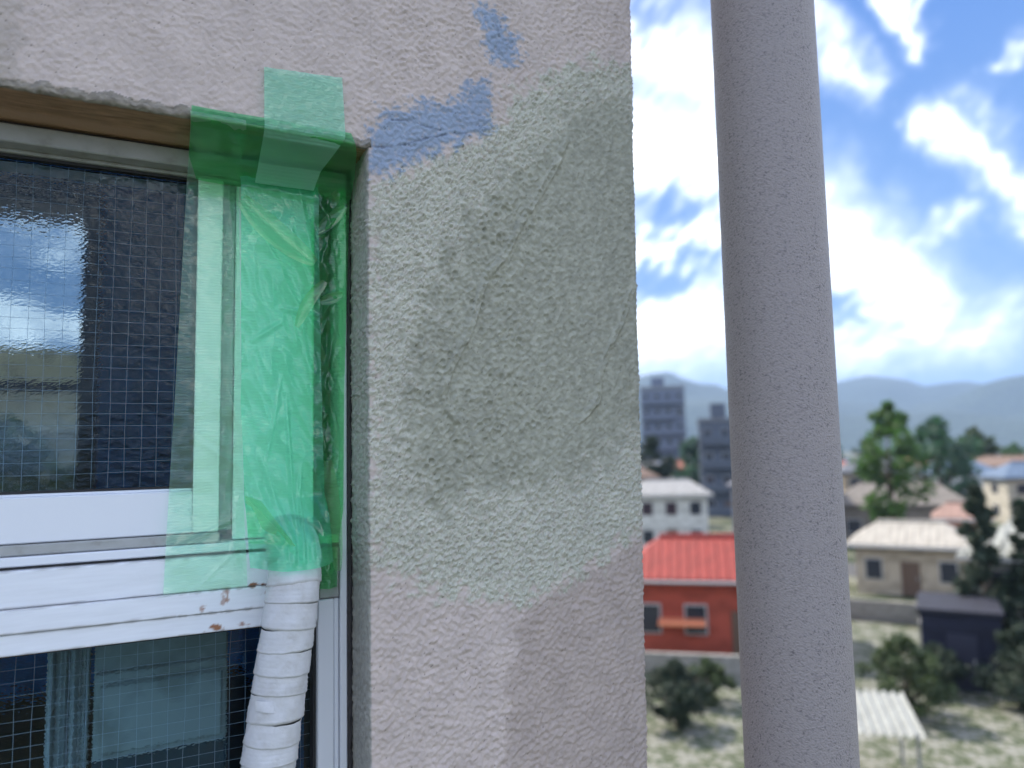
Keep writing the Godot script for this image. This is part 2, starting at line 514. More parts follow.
func detailed_wall(b: Node3D) -> void:
	# masks on a coarse lattice, read back bilinearly
	var gx := -0.36
	var gy := 8.28
	var gs := 0.006
	var gw := 182
	var gh := 258
	var wob := noise(28.0, 4, 90)
	var wob2 := noise(95.0, 3, 91)
	var masks := []
	for k in 5:
		var a := PackedFloat32Array()
		a.resize(gw * gh)
		masks.append(a)
	for j in gh:
		for i in gw:
			var q := Vector2(gx + i * gs, gy + j * gs)
			var o := j * gw + i
			if q.x < 0.2:
				for k in 5:
					masks[k][o] = -0.3
				continue
			masks[0][o] = inside(q, REPAIR_OUTER)
			masks[1][o] = inside(q, REPAIR_INNER)
			masks[2][o] = inside(q, OLD_PAINT)
			masks[3][o] = maxf(inside(q, BLUE_A), inside(q, BLUE_B))
			masks[4][o] = minf(minf(to_line(q, CRACK_A), to_line(q, CRACK_B)), 9.0)
	var lump := noise(82.0, 3, 101)
	var lump2 := noise(150.0, 2, 102)
	var worm := noise(185.0, 2, 103)
	worm.fractal_type = FastNoiseLite.FRACTAL_RIDGED
	var cell := noise(75.0, 1, 104, FastNoiseLite.TYPE_CELLULAR)
	cell.cellular_return_type = FastNoiseLite.RETURN_DISTANCE
	cell.cellular_jitter = 1.0
	var streak := noise(40.0, 3, 105)
	var speck := noise(230.0, 1, 106, FastNoiseLite.TYPE_CELLULAR)
	speck.cellular_return_type = FastNoiseLite.RETURN_DISTANCE
	var broad := noise(7.0, 4, 107)
	var tint := noise(60.0, 3, 108)
	var pick := noise(19.0, 2, 109)
	var read := func(k: int, x: float, y: float) -> float:
		var fx := clampf((x - gx) / gs, 0.0, gw - 1.001)
		var fy := clampf((y - gy) / gs, 0.0, gh - 1.001)
		var i := int(fx)
		var j := int(fy)
		fx -= i
		fy -= j
		var a: PackedFloat32Array = masks[k]
		var o := j * gw + i
		return lerpf(lerpf(a[o], a[o + 1], fx), lerpf(a[o + gw], a[o + gw + 1], fx), fy)
	# height (metres) and colour at a point of the face; z is the depth on the sides
	var look := func(x: float, y: float, z: float) -> Array:
		var w1 := wob.get_noise_2d(x, y)
		var w2 := wob2.get_noise_2d(x, y)
		var s := x - z * 0.9
		var outer := smoothstep(-0.014, 0.014, read.call(0, x, y) + w1 * 0.035 + w2 * 0.016)
		var inner := smoothstep(-0.03, 0.03, read.call(1, x, y) + w1 * 0.05 + w2 * 0.022)
		var old := smoothstep(-0.006, 0.006, read.call(2, x, y) + w1 * 0.02 + w2 * 0.01)
		var n1 := lump.get_noise_2d(s, y * 1.25)
		var n2 := lump2.get_noise_2d(s, y)
		var wm := worm.get_noise_2d(s + w1 * 0.004, y)
		var rough := lerpf(0.55, 1.0, smoothstep(0.16, 0.36, x + w1 * 0.05))
		var h := (n1 * 0.0025 + n2 * 0.0006) * rough * (1.0 + 0.5 * broad.get_noise_2d(x * 2.0, y * 2.0 + 7.0))
		var h_rim := n1 * 0.0034 + wm * 0.0025
		var ce := cell.get_noise_2d(s, y)
		var pits := clampf(pick.get_noise_2d(x, y) * 2.2 + 0.35, 0.0, 1.0)
		var ring := smoothstep(-0.72, -0.6, ce) - smoothstep(-0.6, -0.42, ce)
		var h_in := n1 * 0.0023 + streak.get_noise_2d(x, y * 0.16) * 0.0010 + n2 * 0.0006 - pits * (1.0 - smoothstep(-0.95, -0.6, ce)) * 0.0019 + pits * ring * 0.0014
		var calm := smoothstep(0.46, 0.62, x + w1 * 0.05)
		h_in = lerpf(h_in, streak.get_noise_2d(x, y * 0.1) * 0.0010 + n1 * 0.0011 + n2 * 0.0006, calm * 0.7)
		h = lerpf(h, h_rim, outer)
		h = lerpf(h, h_in, inner)
		h += broad.get_noise_2d(x, y) * 0.0012
		var c := Vector3(0.56, 0.475, 0.432)
		c = c.lerp(Vector3(0.455, 0.38, 0.34), old)
		c = c.lerp(Vector3(0.40, 0.35, 0.31), 0.6 * (1.0 - smoothstep(-0.148, -0.138, x + w1 * 0.02)))
		var rim := Vector3(0.54, 0.54, 0.455).lerp(Vector3(0.355, 0.36, 0.288), clampf(0.45 - wm * 0.9, 0.0, 1.0) * 0.75)
		c = c.lerp(rim, outer * clampf(0.93 + w2 * 0.5, 0.0, 1.0))
		var body := Vector3(0.295, 0.298, 0.235).lerp(Vector3(0.40, 0.40, 0.325), clampf(0.35 + tint.get_noise_2d(x, y) * 1.1 + n1 * 0.5, 0.0, 1.0))
		c = c.lerp(body, inner * 0.92)
		# blue filler paint, rubbed on over the high spots
		var bl: float = read.call(3, x, y)
		var blue := smoothstep(-0.007, 0.007, bl + 0.005 + w1 * 0.016 + w2 * 0.012 + n1 * 0.008) * clampf(0.78 + n1 * 0.9 + smoothstep(0.0, 0.012, bl) * 0.4, 0.0, 0.96)
		c = c.lerp(Vector3(0.27, 0.34, 0.455), blue)
		# cracks
		var cr: float = read.call(4, x, y) + w2 * 0.0012 + w1 * 0.002
		if cr < 0.012:
			var g := (1.0 - smoothstep(0.0006, 0.0042, absf(cr - 0.003))) * clampf(0.75 + w1 * 1.2, 0.25, 1.0)
			h += 0.0048 * g
			h -= 0.0016 * (1.0 - smoothstep(0.0, 0.0022, absf(cr + 0.0008))) * clampf(0.6 - w1 * 1.5, 0.0, 1.0)
		if bl > -0.01:
			var q := Vector2(x, y)
			var hair := minf(minf(to_line(q, CRACK_C), to_line(q, CRACK_D)), to_line(q, CRACK_E)) + w2 * 0.0016
			var g2 := (1.0 - smoothstep(0.0006, 0.0022, absf(hair))) * clampf(0.7 + w1 * 1.4, 0.0, 1.0)
			h -= 0.001 * g2
			c = c.lerp(Vector3(0.04, 0.05, 0.08), g2 * 0.6)
		# dark pinholes
		var sp := speck.get_noise_2d(s, y)
		if sp < -0.9 and pick.get_noise_2d(x * 9.0, y * 9.0) > 0.42:
			c *= 0.5
			h -= 0.0008
		c *= 1.0 + 0.10 * tint.get_noise_2d(x * 0.3, y * 0.3) + 0.07 * w2 + 0.05 * broad.get_noise_2d(x + 4.0, y)
		return [h, c]

	# --- the pier: side of the opening, front, corner, outer side
	var prof := []  # x, z, normal x, normal z, part (0 reveal, 1 front, 2 side)
	var r := 0.005
	for i in 26:
		prof.append([OPEN_X, lerpf(-0.14, -r, i / 26.0), -1.0, 0.0, 0])
	for i in 6:
		var a := PI / 2.0 * i / 5.0
		prof.append([OPEN_X + r - r * cos(a), -r + r * sin(a), -cos(a), sin(a), 0 if i < 3 else 1])
	var first_front := prof.size() - 1
	var rc := 0.009
	var nf := 265
	for i in range(1, nf):
		prof.append([lerpf(OPEN_X + r, CORNER_X - rc, float(i) / nf), 0.0, 0.0, 1.0, 1])
	for i in 10:
		var a := PI / 2.0 * i / 9.0
		prof.append([CORNER_X - rc + rc * sin(a), -rc + rc * cos(a), sin(a), cos(a), 1])
	for i in range(1, 90):
		prof.append([CORNER_X, -rc - i * 0.0022, 1.0, 0.0, 2])
	var nu := prof.size()
	var y0 := 8.3
	var y1 := 9.8
	var nv := 880
	var p := PackedVector3Array()
	var col := PackedColorArray()
	var keep := PackedByteArray()
	p.resize(nu * nv)
	col.resize(nu * nv)
	keep.resize(nu * nv)
	for j in nv:
		var y := lerpf(y0, y1, float(j) / (nv - 1))
		var lean := corner_x(y) - CORNER_X
		for i in nu:
			var q: Array = prof[i]
			var x: float = q[0]
			var z: float = q[1]
			x += lean * clampf((x - OPEN_X) / (CORNER_X - OPEN_X), 0.0, 1.0)
			var l: Array = look.call(x, y, z)
			var h: float = l[0]
			var c: Vector3 = l[1]
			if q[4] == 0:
				# darker, greyer tone in the reveal than on the front
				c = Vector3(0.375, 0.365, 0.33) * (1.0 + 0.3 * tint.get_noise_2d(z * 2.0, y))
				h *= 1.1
			p[j * nu + i] = Vector3(x + q[2] * h, y, z + q[3] * h)
			col[j * nu + i] = Color(c.x, c.y, c.z)
			keep[j * nu + i] = 0 if (i < first_front and y > OPEN_Y - 0.001) else 1
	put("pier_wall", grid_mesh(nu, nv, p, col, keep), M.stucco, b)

	# --- over the window: underside of the opening, broken edge, front
	var vp := []  # y, z, normal y, normal z, part
	for i in 40:
		vp.append([OPEN_Y, lerpf(-0.14, -r, i / 40.0), -1.0, 0.0, 0])
	for i in 7:
		var a := PI / 2.0 * i / 6.0
		vp.append([OPEN_Y + r - r * cos(a), -r + r * sin(a), -cos(a), sin(a), 1])
	for i in range(1, 220):
		vp.append([lerpf(OPEN_Y + r, 9.8, i / 219.0), 0.0, 0.0, 1.0, 2])
	nv = vp.size()
	nu = 370
	p.resize(nu * nv)
	col.resize(nu * nv)
	for j in nv:
		var q: Array = vp[j]
		for i in nu:
			var x := lerpf(-0.35, OPEN_X + r, float(i) / (nu - 1))
			var y: float = q[0]
			var z: float = q[1]
			var l: Array = look.call(x, y + z * 0.7, 0.0)
			var h: float = l[0]
			var c: Vector3 = l[1]
			var edge := wob2.get_noise_2d(x * 0.6, 3.0) * 0.0022 + wob.get_noise_2d(x, 5.0) * 0.0022
			if q[4] == 0:
				# weathered brown wooden board under the edge
				var gr := streak.get_noise_2d(x * 0.35, z * 6.0)
				c = Vector3(0.36, 0.215, 0.13) * (1.0 + 0.5 * gr + 0.2 * w_of(wob, x, z))
				if z < -0.055:
					c = c.lerp(Vector3(0.46, 0.29, 0.19), smoothstep(-0.055, -0.07, z + gr * 0.01))
				h = gr * 0.0012
			elif q[4] == 1 or y < OPEN_Y + 0.011 + edge * 2.0:
				c = c.lerp(Vector3(0.245, 0.225, 0.19) * (1.0 + 0.6 * tint.get_noise_2d(x, y * 3.0)), 0.85)
				h += edge
			p[j * nu + i] = Vector3(x, y + q[2] * h + (edge if q[4] == 1 else 0.0), z + q[3] * h)
			col[j * nu + i] = Color(maxf(c.x, 0.01), maxf(c.y, 0.01), maxf(c.z, 0.01))
	put("lintel_wall", grid_mesh(nu, nv, p, col), M.stucco, b)

func w_of(n: FastNoiseLite, a: float, b: float) -> float:
	return n.get_noise_2d(a, b)

# ------------------------------------------------------------------ window
func bar(called: String, lo: Vector3, hi: Vector3, m: Material, parent: Node3D, bevel := 0.0015) -> MeshInstance3D:
	return put(called, box(lo - parent.position, hi - parent.position, bevel), m, parent)

func rail_mesh(lo: Vector3, hi: Vector3, origin: Vector3) -> ArrayMesh:
	# a bar along x with weathered, rust-spotted colour; profile from top back over the face to the bottom back
	var stain := noise(55.0, 4, 131)
	var dirt := noise(9.0, 4, 132)
	var xs := []
	var x := lo.x
	while x < hi.x:
		xs.append(x)
		x += 0.0018 if x > 0.03 else 0.012
	xs.append(hi.x)
	var r := 0.0015
	var pr := [Vector2(lo.z, lo.y), Vector2(hi.z - r, lo.y), Vector2(hi.z - r * 0.3, lo.y + r * 0.3), Vector2(hi.z, lo.y + r)]
	var n := int((hi.y - lo.y) / 0.0018)
	for i in range(1, n):
		pr.append(Vector2(hi.z, lerpf(lo.y + r, hi.y - r, float(i) / n)))
	pr.append_array([Vector2(hi.z, hi.y - r), Vector2(hi.z - r * 0.3, hi.y - r * 0.3), Vector2(hi.z - r, hi.y), Vector2(lo.z, hi.y)])
	var spots := [[0.092, 8.827, 0.004, 0.010, 0.5], [0.069, 8.815, 0.007, 0.004, 0.7], [0.086, 8.789, 0.016, 0.004, 0.75], [0.135, 8.838, 0.017, 0.003, 1.0], [0.118, 8.789, 0.012, 0.003, 0.6], [0.097, 8.829, 0.0035, 0.009, 0.6], [0.150, 8.827, 0.012, 0.005, 0.3]]
	var p := PackedVector3Array()
	var c := PackedColorArray()
	for q in pr:
		for xx in xs:
			p.append(Vector3(xx, q.y, q.x) - origin)
			var k := Vector3(0.80, 0.83, 0.89) * (1.0 + 0.05 * dirt.get_noise_2d(xx, q.y * 6.0) + 0.05 * stain.get_noise_2d(xx * 0.3, q.y * 4.0))
			var s := stain.get_noise_2d(xx, q.y)
			for t in spots:
				var d := Vector2((xx - t[0]) / t[2], (q.y - t[1]) / t[3]).length() + s * 1.3
				k = k.lerp(Vector3(0.30, 0.10, 0.02), minf(1.0, t[4] * 1.25) * (1.0 - smoothstep(0.45, 1.0, d)))
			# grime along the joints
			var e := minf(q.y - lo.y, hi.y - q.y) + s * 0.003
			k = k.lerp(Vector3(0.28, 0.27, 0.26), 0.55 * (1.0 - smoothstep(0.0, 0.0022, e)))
			c.append(Color(k.x, k.y, k.z))
	return grid_mesh(xs.size(), pr.size(), p, c)

func wires(lo: Vector2, hi: Vector2, z: float, x0: float, y0: float) -> ArrayMesh:
	var st := SurfaceTool.new()
	st.begin(Mesh.PRIMITIVE_TRIANGLES)
	var t := 0.0002
	var wob := noise(6.0, 2, 141)
	var x := x0
	while x > lo.x + 0.004:
		if x < hi.x:
			var last := Vector2(x, lo.y)
			var k := 0
			while last.y < hi.y:
				var y2 := minf(last.y + 0.06, hi.y)
				var nx := x + wob.get_noise_2d(x * 9.0, y2) * 0.0022
				for f in [[Vector3(-t, 0, 0), Vector3(0, 0, t)], [Vector3(0, 0, t), Vector3(t, 0, 0)], [Vector3(t, 0, 0), Vector3(0, 0, -t)], [Vector3(0, 0, -t), Vector3(-t, 0, 0)]]:
					var a := Vector3(last.x, last.y, z)
					var b := Vector3(nx, y2, z)
					quad(st, a + f[0], a + f[1], b + f[1], b + f[0], (a + b) / 2.0)
				last = Vector2(nx, y2)
				k += 1
		x -= 0.0186
	var y := y0
	while y > lo.y + 0.004:
		if y < hi.y:
			var last := Vector2(lo.x, y)
			while last.x < hi.x:
				var x2 := minf(last.x + 0.06, hi.x)
				var ny := y + wob.get_noise_2d(x2, y * 9.0 + 30.0) * 0.0022
				for f in [[Vector3(0, -t, 0), Vector3(0, 0, t)], [Vector3(0, 0, t), Vector3(0, t, 0)], [Vector3(0, t, 0), Vector3(0, 0, -t)], [Vector3(0, 0, -t), Vector3(0, -t, 0)]]:
					var a := Vector3(last.x, last.y, z)
					var b := Vector3(x2, ny, z)
					quad(st, a + f[0], a + f[1], b + f[1], b + f[0], (a + b) / 2.0)
				last = Vector2(x2, ny)
		y -= 0.0152
	return st.commit()

func window_unit() -> void:
	var o := Vector3(-0.48, 8.03, -0.12)
	var w := thing("aluminium_window", "white aluminium window with wired obscure glass, transom and rust spots, set in the stucco", "window", o)
	var lx := -1.23
	# outer frame
	bar("frame_head", Vector3(lx, 9.3985, -0.19), Vector3(0.2545, 9.4215, -0.09), M.alu_grey, w)
	bar("head_track", Vector3(lx, 9.3935, -0.19), Vector3(0.245, 9.3985, -0.112), M.alu_grey, w)
	bar("head_gasket", Vector3(lx, 9.4215, -0.15), Vector3(0.2545, 9.4245, -0.094), M.sealant, w, 0.0)
	bar("frame_jamb", Vector3(0.2448, 8.03, -0.19), Vector3(0.2545, 9.3985, -0.09), M.alu, w)
	bar("frame_jamb", Vector3(lx, 8.03, -0.19), Vector3(lx + 0.03, 9.3985, -0.09), M.alu, w)
	bar("frame_sill", Vector3(lx + 0.03, 8.03, -0.19), Vector3(0.2448, 8.075, -0.075), M.alu, w)
	put("sealant_bead", sealant_mesh(o), M.sealant, w)
	# transom: three stepped bars, a block at its end
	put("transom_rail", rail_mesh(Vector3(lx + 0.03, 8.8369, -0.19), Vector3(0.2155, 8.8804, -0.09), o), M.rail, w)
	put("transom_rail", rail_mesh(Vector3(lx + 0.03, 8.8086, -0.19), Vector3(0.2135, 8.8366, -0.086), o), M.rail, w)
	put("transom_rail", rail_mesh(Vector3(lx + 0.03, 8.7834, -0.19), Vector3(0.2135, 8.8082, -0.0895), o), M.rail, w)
	bar("transom_block", Vector3(0.2165, 8.810, -0.19), Vector3(0.2440, 8.8790, -0.094), M.alu_grey, w)
	# lower light
	bar("lower_jamb", Vector3(0.2145, 8.075, -0.17), Vector3(0.2365, 8.809, -0.092), M.alu, w)
	bar("lower_jamb", Vector3(0.2372, 8.075, -0.17), Vector3(0.2440, 8.809, -0.096), M.alu, w)
	bar("lower_gasket", Vector3(0.2105, 8.075, -0.17), Vector3(0.2140, 8.783, -0.104), M.rubber, w, 0.0)
	bar("lower_gasket", Vector3(lx + 0.03, 8.7795, -0.17), Vector3(0.2105, 8.7830, -0.104), M.rubber, w, 0.0)
	var lp := bar("lower_pane", Vector3(lx + 0.035, 8.078, -0.131), Vector3(0.2102, 8.7792, -0.125), M.glass, w, 0.0)
	put("wire_mesh", wires(Vector2(lx + 0.03, 8.08), Vector2(0.2102, 8.779), -0.128, 0.199, 8.775), M.wire, lp, -o)
	# upper sliding sash
	bar("sash_rail", Vector3(lx + 0.03, 8.9095, -0.15), Vector3(0.0545, 8.9645, -0.110), M.alu, w)
	bar("sash_bead", Vector3(lx + 0.03, 8.9645, -0.15), Vector3(0.0545, 8.9680, -0.119), M.alu, w, 0.001)
	bar("sash_foot", Vector3(lx + 0.03, 8.8958, -0.17), Vector3(0.0880, 8.9085, -0.104), M.alu_grey, w)
	bar("sash_track", Vector3(lx + 0.03, 8.8838, -0.19), Vector3(0.2448, 8.8950, -0.098), M.alu, w)
	bar("track_gap", Vector3(lx + 0.03, 8.8806, -0.19), Vector3(0.2448, 8.8836, -0.101), M.rubber, w, 0.0)
	bar("sash_stile", Vector3(0.0549, 8.9095, -0.15), Vector3(0.0872, 9.3930, -0.1095), M.filler, w)
	bar("sash_stile", Vector3(lx + 0.03, 8.9095, -0.15), Vector3(lx + 0.065, 9.3930, -0.1095), M.alu, w)
	bar("glazing_gasket", Vector3(0.0515, 8.9690, -0.14), Vector3(0.0546, 9.3900, -0.118), M.rubber, w, 0.0)
	bar("glazing_gasket", Vector3(lx + 0.065, 9.3895, -0.14), Vector3(0.0546, 9.3932, -0.118), M.rubber, w, 0.0)
	bar("glazing_gasket", Vector3(lx + 0.065, 8.9682, -0.14), Vector3(0.0514, 8.9712, -0.121), M.rubber, w, 0.0)
	var up := bar("upper_pane", Vector3(lx + 0.066, 8.9714, -0.133), Vector3(0.0512, 9.3893, -0.127), M.glass, w, 0.0)
	put("wire_mesh", wires(Vector2(lx + 0.07, 8.972), Vector2(0.0512, 9.389), -0.130, 0.0478, 9.386), M.wire, up, -o)
	# side of the sash and the second track behind it
	bar("sash_side", Vector3(0.0876, 8.9095, -0.16), Vector3(0.1050, 9.3930, -0.124), M.alu_grey, w)
	# white filler board that closes the gap round the hose, behind the tape
	bar("filler_board", Vector3(0.1052, 8.8965, -0.126), Vector3(0.214, 9.3930, -0.120), M.filler, w)
	bar("inner_stile", Vector3(0.2165, 8.896, -0.17), Vector3(0.2445, 9.3930, -0.150), M.alu_dark, w)

func sealant_mesh(o: Vector3) -> ArrayMesh:
	var n := noise(40.0, 3, 151)
	var nu := 9
	var nv := 500
	var p := PackedVector3Array()
	for j in nv:
		var y := lerpf(8.04, 9.42, float(j) / (nv - 1))
		for i in nu:
			var a := PI * i / (nu - 1)
			var k := 0.0042 + 0.0016 * n.get_noise_2d(y, 0.0)
			p.append(Vector3(0.2582 - cos(a) * k, y, -0.0945 + sin(a) * (0.005 + 0.003 * n.get_noise_2d(y, a * 0.02))) - o)
	return grid_mesh(nu, nv, p)

# ------------------------------------------------------------------ the room behind the glass
func room() -> void:
	var blue := paint(lin(0.04, 0.24, 0.60), 0.9, M.grain, 0.05, 2.0, M.mottled)
	var floor_m := paint(lin(0.10, 0.075, 0.05), 0.6, M.grain, 0.05, 1.0, M.mottled)
	structure(put("room_floor", box(Vector3(-7.78, 7.85, -3.04), Vector3(0.498, 8.0, -0.202)), floor_m))
	structure(put("room_ceiling", box(Vector3(-7.78, 10.7, -3.04), Vector3(0.498, 10.85, -0.202)), blue))
	structure(put("room_wall_far", box(Vector3(-0.215, 8.002, -3.045), Vector3(0.497, 10.698, -3.0)), blue))
	structure(put("room_wall_head", box(Vector3(-7.78, 10.40, -3.045), Vector3(-0.217, 10.698, -3.0)), blue))
	structure(put("room_wall_foot", box(Vector3(-7.78, 8.002, -3.045), Vector3(-0.217, 8.80, -3.0)), blue))
	structure(put("room_wall_side", box(Vector3(0.44, 8.002, -2.998), Vector3(0.497, 10.698, -0.204)), blue))
	var f := thing("far_window", "dark framed window across the room, seen blurred through the upper pane", "window", Vector3(-1.3, 8.84, -3.12))
	bar("frame_head", Vector3(-2.4, 10.30, -3.16), Vector3(-0.22, 10.36, -3.06), M.alu_dark, f)
	bar("frame_sill", Vector3(-2.4, 8.84, -3.16), Vector3(-0.22, 8.89, -3.06), M.alu_dark, f)
	bar("frame_jamb", Vector3(-0.30, 8.89, -3.16), Vector3(-0.22, 10.30, -3.06), M.alu_dark, f)
	bar("frame_jamb", Vector3(-2.4, 8.89, -3.16), Vector3(-2.34, 10.30, -3.06), M.alu_dark, f)
	bar("mullion", Vector3(-1.36, 8.89, -3.16), Vector3(-1.29, 10.30, -3.06), M.alu_dark, f)
	var pane := StandardMaterial3D.new()
	pane.albedo_color = Color(0.5, 0.54, 0.54, 0.32)
	pane.transparency = BaseMaterial3D.TRANSPARENCY_ALPHA
	pane.roughness = 0.1
	var frosted: StandardMaterial3D = pane.duplicate()
	frosted.albedo_color = Color(0.6, 0.62, 0.62, 0.62)
	var straw := paint(lin(0.74, 0.68, 0.42), 0.8, M.grain, 0.1, 2.0, M.mottled)
	straw.backlight_enabled = true
	straw.backlight = Color(1, 1, 1)
	for b in [[-1.29, -0.30], [-2.34, -1.36]]:
		bar("clear_pane", Vector3(b[0], 8.89, -3.112), Vector3(b[1], 9.36, -3.106), pane, f, 0.0)
		bar("mid_rail", Vector3(b[0], 9.36, -3.15), Vector3(b[1], 9.40, -3.08), M.alu_dark, f)
		for k in [["straw_blind", 9.40, 9.56, straw], ["frosted_pane", 9.56, 10.30, frosted]]:
			var st := SurfaceTool.new()
			st.begin(Mesh.PRIMITIVE_TRIANGLES)
			quad(st, Vector3(b[0], k[1], -3.109) - f.position, Vector3(b[1], k[1], -3.109) - f.position, Vector3(b[1], k[2], -3.109) - f.position, Vector3(b[0], k[2], -3.109) - f.position, Vector3(0, 0, -9))
			put(k[0], st.commit(), k[3], f)
	# things on the floor side of the lower light
	var card := paint(lin(0.34, 0.37, 0.35), 0.9, M.grain, 0.05, 3.0, M.mottled)
	var c := thing("storage_cabinet", "pale grey cabinet standing behind the lower wired pane", "cabinet", Vector3(0.02, 8.0, -0.33))
	bar("body", Vector3(-0.06, 8.0, -0.42), Vector3(0.115, 8.765, -0.262), card, c, 0.003)
	bar("shelf_edge", Vector3(-0.058, 8.700, -0.262), Vector3(0.113, 8.712, -0.250), card, c, 0.002)
	bar("drawer_front", Vector3(-0.052, 8.60, -0.262), Vector3(0.108, 8.694, -0.254), card, c, 0.003)
	bar("plinth", Vector3(-0.06, 8.0, -0.262), Vector3(0.113, 8.592, -0.258), paint(lin(0.02, 0.045, 0.06), 0.8), c, 0.002)
	var cur := thing("net_curtain", "pale pleated curtain hanging behind the lower wired pane", "curtain", Vector3(-0.1, 8.0, -0.3))
	var p := PackedVector3Array()
	var nu := 90
	var nv := 12
	for j in nv:
		for i in nu:
			var x := lerpf(-0.118, -0.066, float(i) / (nu - 1))
			p.append(Vector3(x, lerpf(8.05, 8.80, float(j) / (nv - 1)), -0.29 + 0.012 * sin(x * 420.0) + 0.004 * sin(x * 1100.0)) - cur.position)
	put("cloth", grid_mesh(nu, nv, p), paint(lin(0.42, 0.45, 0.45), 0.9), cur)
	bar("rod", Vector3(-0.125, 8.80, -0.297), Vector3(-0.06, 8.808, -0.289), M.alu_dark, cur, 0.001)

# ------------------------------------------------------------------ drainpipe
func drainpipe() -> void:
	var d := thing("drainpipe", "thick grey painted drainpipe with grainy coat standing clear of the corner", "drainpipe", Vector3(0.80, 0, 0.1))
	var nu := 97
	var r := 0.0823
	var p := PackedVector3Array()
	var ys := [0.0, 3.0, 6.0]
	var y := 8.2
	while y < 10.0:
		ys.append(y)
		y += 0.02
	ys.append_array([11.0, 12.0, 13.2])
	for yy in ys:
		var cx: float = 0.9068 + 0.0120 * clampf(yy - 9.1, -9.0, 3.0) - d.position.x
		for i in nu:
			var a := TAU * i / (nu - 1)
			var k := r
			p.append(Vector3(cx + cos(a) * k, yy, -sin(a) * k))
	put("tube", grid_mesh(nu, ys.size(), p, PackedColorArray(), PackedByteArray(), true), M.pipe, d)
	for by in [2.6, 6.2, 11.6]:
		var cx: float = 0.9068 + 0.0120 * clampf(by - 9.1, -9.0, 3.0) - d.position.x
		var st := SurfaceTool.new()
		st.begin(Mesh.PRIMITIVE_TRIANGLES)
		var cm := CylinderMesh.new()
		cm.top_radius = r + 0.004
		cm.bottom_radius = r + 0.004
		cm.height = 0.04
		st.append_from(cm, 0, Transform3D(Basis(), Vector3(cx, by, 0)))
		put("bracket", st.commit(), M.pipe, d)
		bar("bracket_arm", Vector3(0.68, by - 0.012, -0.06), Vector3(0.80, by + 0.012, 0.06), M.pipe, d, 0.002)

# ------------------------------------------------------------------ tape and hose
func path_point(path: Array, t: float) -> Vector2:
	# path of Vector2(y, z), t 0..1 along its length
	var total := 0.0
	for i in path.size() - 1:
		total += path[i].distance_to(path[i + 1])
	var left := t * total
	for i in path.size() - 1:
		var l: float = path[i].distance_to(path[i + 1])
		if left <= l or i == path.size() - 2:
			return path[i].lerp(path[i + 1], clampf(left / l, 0.0, 1.0))
		left -= l
	return path[-1]

func strip(called: String, label: String, m: Material, path: Array, edges: Array, nu: int, nv: int, bulge: Callable) -> Node3D:
	# edges: [y, left x, right x], from the top down
	var o: Vector2 = path[path.size() - 1]
	var base := Vector3((edges[-1][1] + edges[-1][2]) / 2.0, o.x, o.y)
	var t := thing(called, label, "tape", base, 0.0, "green masking tape round the window")
	var p := PackedVector3Array()
	for j in range(nv - 1, -1, -1):
		var q := path_point(path, float(j) / (nv - 1))
		var lx: float = edges[0][1]
		var rx: float = edges[0][2]
		for k in edges.size() - 1:
			if q.x <= edges[k][0]:
				var f := clampf((edges[k][0] - q.x) / maxf(edges[k][0] - edges[k + 1][0], 1e-5), 0.0, 1.0)
				lx = lerpf(edges[k][1], edges[k + 1][1], f)
				rx = lerpf(edges[k][2], edges[k + 1][2], f)
		for i in nu:
			var u := float(i) / (nu - 1)
			var x := lerpf(lx, rx, u)
			p.append(Vector3(x, q.x, q.y) + bulge.call(u, float(j) / (nv - 1), x, q.x) - base)
	put("sheet", grid_mesh(nu, nv, p), m, t)
	return t

func crease(x: float, y: float, ax: float, ay: float, bx: float, by: float, w: float) -> float:
	# a sharp ridge along a line, fading to its ends
	var a := Vector2(ax, ay)
	var e := Vector2(bx, by) - a
	var q := Vector2(x, y) - a
	var f := q.dot(e) / e.dot(e)
	if f < 0.0 or f > 1.0:
		return 0.0
	var d := absf(q.cross(e)) / e.length()
	return maxf(0.0, 1.0 - d / w) * sqrt(maxf(0.0, sin(f * PI)))

